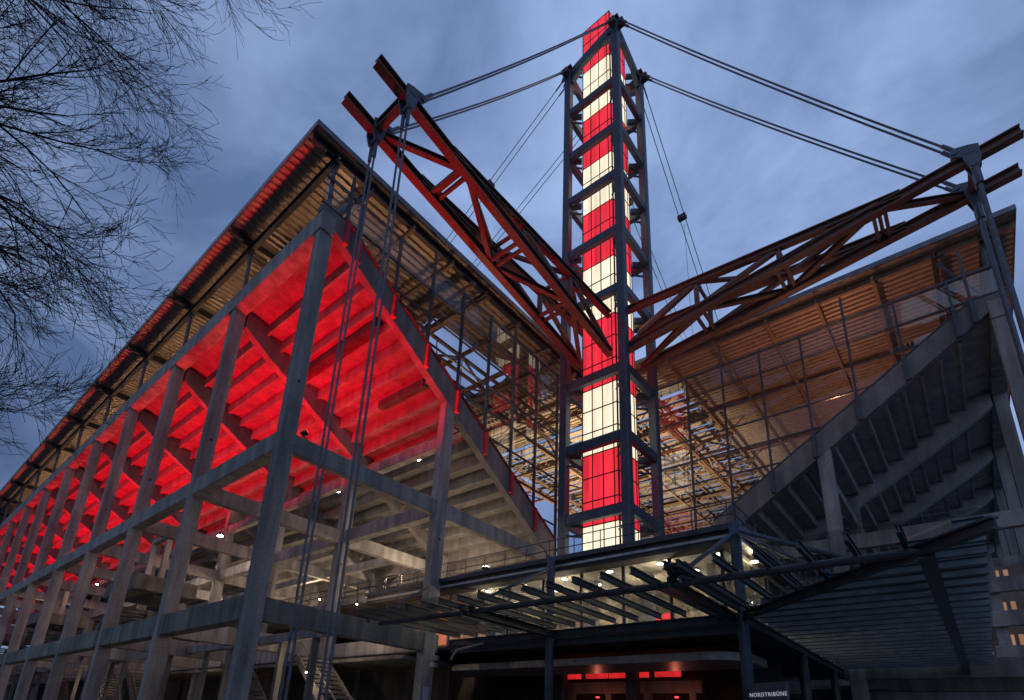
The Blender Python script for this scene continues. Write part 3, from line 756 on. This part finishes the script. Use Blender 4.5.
# concourse lamps (visible bright ones)
def lamp(loc, power, label, r=.21, group=None, lens='lens_white', color=(1, .72, .48)):
    t = thing('concourse_lamp', label, 'lamp', loc, group); x, y, z = loc
    m = MB(); m.tube((x, y, z-.1), (x, y, z-.02), r, n=14); m.build('lens', M[lens], t)
    m = MB(); m.tube((x, y, z-.02), (x, y, z+.16), r*1.25, n=14); m.tube((x, y, z+.16), (x, y, z+.9), .025); m.build('housing', M['black'], t)
    o = point((x, y, z-.3), power, color) if z < 14 else spot((x, y, z-.15), (x, y, 0), power*1.3, color, 165, .5, .1); adopt(o, t); return t
lamp((-26.65, 21.7, 19.15), 330, 'bright white lamp hanging under the seating of the corner bay')
lamp((-36.0, 21.7, 19.15), 330, 'bright white lamp hanging under the seating of the second bay')
lamp((-46.9, 18.0, 16.4), 380, 'bright lamp above the middle beams in the third bay')
lamp((-55.4, 18.0, 16.5), 380, 'bright lamp above the middle beams in the fourth bay')
lamp((-76.0, 17.0, 15.8), 300, 'lamp shining between the fourth and fifth columns of the left stand', .1)
lamp((-82.0, 15.0, 12.2), 300, 'distant lamp deep in the left stand', .1)
lamp((-29.5, 27.0, 12.6), 950, 'lamp above the concourse behind the second row of columns', .07, lens='lens')
lamp((-27.5, 19.0, 8.6), 200, 'lamp under the concourse floor in the corner bay', .05, lens='lens')
lamp((-45, 27.0, 12.6), 900, 'lamp above the rear concourse in the third bay', .07, lens='lens')
lamp((-60, 27.0, 12.6), 900, 'lamp above the rear concourse in the fourth bay', .07, lens='lens')
for k in (0, 2, 4):
    lamp((XL-5-k*SP, YF+6.2, 4.4), 90, 'low lamp at ground level of the left stand in the %s bay' % ORD[k], .07, 'ground level lamps of the left stand', 'lens')
# entrance downlights
n = 0
for j, y in enumerate((22.9, 24.7, 26.5)):
    for i in range(6):
        x = -20.6+i*2.6+(j % 2)*.9
        t = thing('ceiling_light', 'ceiling downlight in the entrance building, %s row, %s from left' % (('front', 'middle', 'back')[j], ORD[i]), 'ceiling light', (x, y, 9.42), 'downlights in the entrance ceiling')
        m = MB(); m.tube((x, y, 9.36), (x, y, 9.415), .2, n=16); m.build('trim_ring', M['silver'], t)
        m = MB(); m.tube((x, y, 9.33), (x, y, 9.355), .16, n=16); m.build('lens', M['lens'], t)
        if (i+j) % 2 == 0:
            o = point((x, y, 8.75), 85, (1, .78, .54), .1); adopt(o, t)
point_l = [(-18, 30.5, 4.0, 16, (1, .25, .15)), (-13, 30.5, 4.0, 16, (1, .25, .15))]
for x, y, z, e, c in point_l:
    t = thing('kiosk_lamp', 'small red glowing lamp over the kiosk, %s one' % ('left' if x < -15 else 'right'), 'lamp', (x, y, z))
    m = MB(); m.tube((x, y, z+.1), (x, y, z+.25), .12, n=12); m.build('housing', M['black'], t); m = MB(); m.tube((x, y, z+.04), (x, y, z+.095), .1, n=12); m.build('lens', M['lens_red'], t)
    o = point((x, y, z-.1), e, c); adopt(o, t)
# cctv camera and speaker by the canopy
t = thing('security_camera', 'grey security camera bracketed to the canopy edge tube', 'camera', (-6.9, 15.4, 6.4))
m = MB(); m.box(-6.6, -6.0, 15.2, 15.5, 6.4, 6.75); m.build('housing', M['black'], t, .03); m = MB(); m.tube((-6.3, 15.5, 6.2), (-6.3, 15.4, 6.42), .05); m.build('bracket', M['silver'], t)
t = thing('security_camera', 'pale security camera under the left end of the canopy by the column', 'camera', (-21.6, 20.3, 5))
m = MB(); m.beam((-21.9, 20.2, 4.95), (-21.3, 20.0, 4.85), .2, .22); m.disc((-21.5, 20.1, 5.25), (0, 0, 1), .2, .25); m.build('housing', M['silver'], t, .02)

# ------------------------------------------------------------------ bare tree
def make_tree(base, H, label):
    t = thing('bare_tree', label, 'tree', base)
    rnd = random.Random(5)
    tr = MB(); br = MB()
    base = Vector(base)
    pts = [base+Vector((.25*math.sin(i*.9), .2*math.cos(i*.7), H*.8*i/8)) for i in range(9)]
    for i in range(8): tr.tube(pts[i], pts[i+1], .42*(1-i/9.5), .42*(1-(i+1)/9.5), 10)
    def grow(p, d, L, r, lev):
        n = 5 if lev < 2 else (4 if lev < 4 else 3)
        q = p; dd = d.copy(); seg = L/n
        for i in range(n):
            r0 = r*(1-i/n*.6); r1 = r*(1-(i+1)/n*.6)
            dd = (dd+Vector((rnd.gauss(0, .09), rnd.gauss(0, .09), rnd.gauss(0, .07)+(.03 if lev > 2 else -.045)))).normalized()
            e = q+dd*seg
            br.tube(q, e, max(r0, .0055), max(r1, .005), 5 if lev < 2 else 3)
            q = e
            if lev < 5:
                k = (2 if lev < 2 else (2 if rnd.random() < .6 else 1))
                if lev == 4: k = 2 if rnd.random() < .45 else 1
                for _ in range(k):
                    if lev == 0 and i == 0: continue
                    side = dd.cross(Vector((rnd.gauss(0, 1), rnd.gauss(0, 1), rnd.gauss(0, .6)))).normalized()
                    a = rnd.uniform(.32, .72)
                    nd = (dd*math.cos(a)+side*math.sin(a)).normalized()
                    grow(q, nd, L*rnd.uniform(.42, .62), r1*.64, lev+1)
    for i in range(38):
        f = .27+.71*i/38; h = H*.8*f
        k = min(7, int(f*8)); p = pts[k].lerp(pts[k+1], f*8-k)
        a = i*2.4+rnd.uniform(-.4, .4); el = .12+.75*f*f+rnd.uniform(-.1, .1)
        d = Vector((math.cos(a)*math.cos(el), math.sin(a)*math.cos(el), math.sin(el)))
        # limbs that would grow out of view on the far side are kept but shorter
        L = (3.7+3.1*f)*rnd.uniform(.85, 1.1)
        grow(p, d, L, .15*(1.2-f*.5), 1)
    tr.build('trunk', M['bark'], t, smooth=True)
    br.build('crown', M['bark'], t)
    print('tree faces', len(br.f))
    return t
make_tree((-16.2, -6.4, 0), 26, 'leafless tree with fine dark twigs at the left edge of the picture')

# ------------------------------------------------------------------ world and sun
w = bpy.data.worlds.new('World'); S.world = w; w.use_nodes = True; N = w.node_tree.nodes; L = w.node_tree.links
bg = N['Background']
tc = N.new('ShaderNodeTexCoord')
sky = N.new('ShaderNodeTexSky'); sky.sky_type = 'NISHITA'; sky.sun_disc = False; sky.sun_elevation = math.radians(3); sky.sun_rotation = math.radians(200)
mp = N.new('ShaderNodeMapping'); mp.inputs['Scale'].default_value = (1, 1, 1.7); L.new(tc.outputs['Generated'], mp.inputs[0])
n1 = N.new('ShaderNodeTexNoise'); n1.inputs['Scale'].default_value = 2.6; n1.inputs['Detail'].default_value = 7; n1.inputs['Roughness'].default_value = .55; n1.inputs['Distortion'].default_value = .35
L.new(mp.outputs[0], n1.inputs['Vector'])
cr = N.new('ShaderNodeValToRGB'); e = cr.color_ramp.elements
e[0].position = .36; e[0].color = (.10, .165, .33, 1); e[1].position = .67; e[1].color = (.30, .42, .70, 1)
L.new(n1.outputs['Fac'], cr.inputs['Fac'])
# brighter quarter of the dusk sky
dt = N.new('ShaderNodeVectorMath'); dt.operation = 'DOT_PRODUCT'; v = Vector((-.36, .72, .60)).normalized(); dt.inputs[1].default_value = tuple(v)
L.new(tc.outputs['Generated'], dt.inputs[0])
mr = N.new('ShaderNodeMapRange'); mr.inputs['From Min'].default_value = .35; mr.inputs['From Max'].default_value = 1.0; mr.inputs['To Min'].default_value = .43; mr.inputs['To Max'].default_value = 1.15
L.new(dt.outputs['Value'], mr.inputs['Value'])
mu = N.new('ShaderNodeMixRGB'); mu.blend_type = 'MULTIPLY'; mu.inputs['Fac'].default_value = 1
L.new(cr.outputs[0], mu.inputs['Color1']); L.new(mr.outputs[0], mu.inputs['Color2'])
sc = N.new('ShaderNodeMixRGB'); sc.blend_type = 'MULTIPLY'; sc.inputs['Fac'].default_value = 1; sc.inputs['Color2'].default_value = (.004, .005, .008, 1)
L.new(sky.outputs[0], sc.inputs['Color1'])
ad = N.new('ShaderNodeMixRGB'); ad.blend_type = 'ADD'; ad.inputs['Fac'].default_value = 1
L.new(mu.outputs[0], ad.inputs['Color1']); L.new(sc.outputs[0], ad.inputs['Color2'])
L.new(ad.outputs[0], bg.inputs['Color']); bg.inputs['Strength'].default_value = 1.1
sd = bpy.data.lights.new('sun', 'SUN'); sd.energy = .32; sd.angle = math.radians(60); sd.color = (.62, .74, 1)
so = bpy.data.objects.new('sun', sd); COL.objects.link(so); so.rotation_euler = Vector((-.5, .75, -.45)).to_track_quat('-Z', 'Y').to_euler()

# ------------------------------------------------------------------ camera
yaw, pit, rol = -0.7187, 0.31843, 0.05144
cyw, syw = math.cos(yaw), math.sin(yaw); cpt, spt = math.cos(pit), math.sin(pit)
f = Vector((syw*cpt, cyw*cpt, spt)); rt = Vector((cyw, -syw, 0)); up = rt.cross(f)
c, s_ = math.cos(rol), math.sin(rol)
R = rt*c+up*s_; U = -rt*s_+up*c
cd = bpy.data.cameras.new('camera'); co = bpy.data.objects.new('camera', cd); COL.objects.link(co)
co.matrix_world = Matrix(((R.x, U.x, -f.x, 0), (R.y, U.y, -f.y, 0), (R.z, U.z, -f.z, 1.7), (0, 0, 0, 1)))
cd.sensor_width = 36; cd.lens = 554.6/1024*36; cd.shift_x = (512-497.8)/1024; cd.shift_y = (550.07-350)/1024
cd.clip_start = .05; cd.clip_end = 2000
S.camera = co
S.view_settings.view_transform = 'Standard'; S.view_settings.look = 'None'; S.view_settings.gamma = 1; S.view_settings.exposure = 0
S.view_settings.use_curve_mapping = False
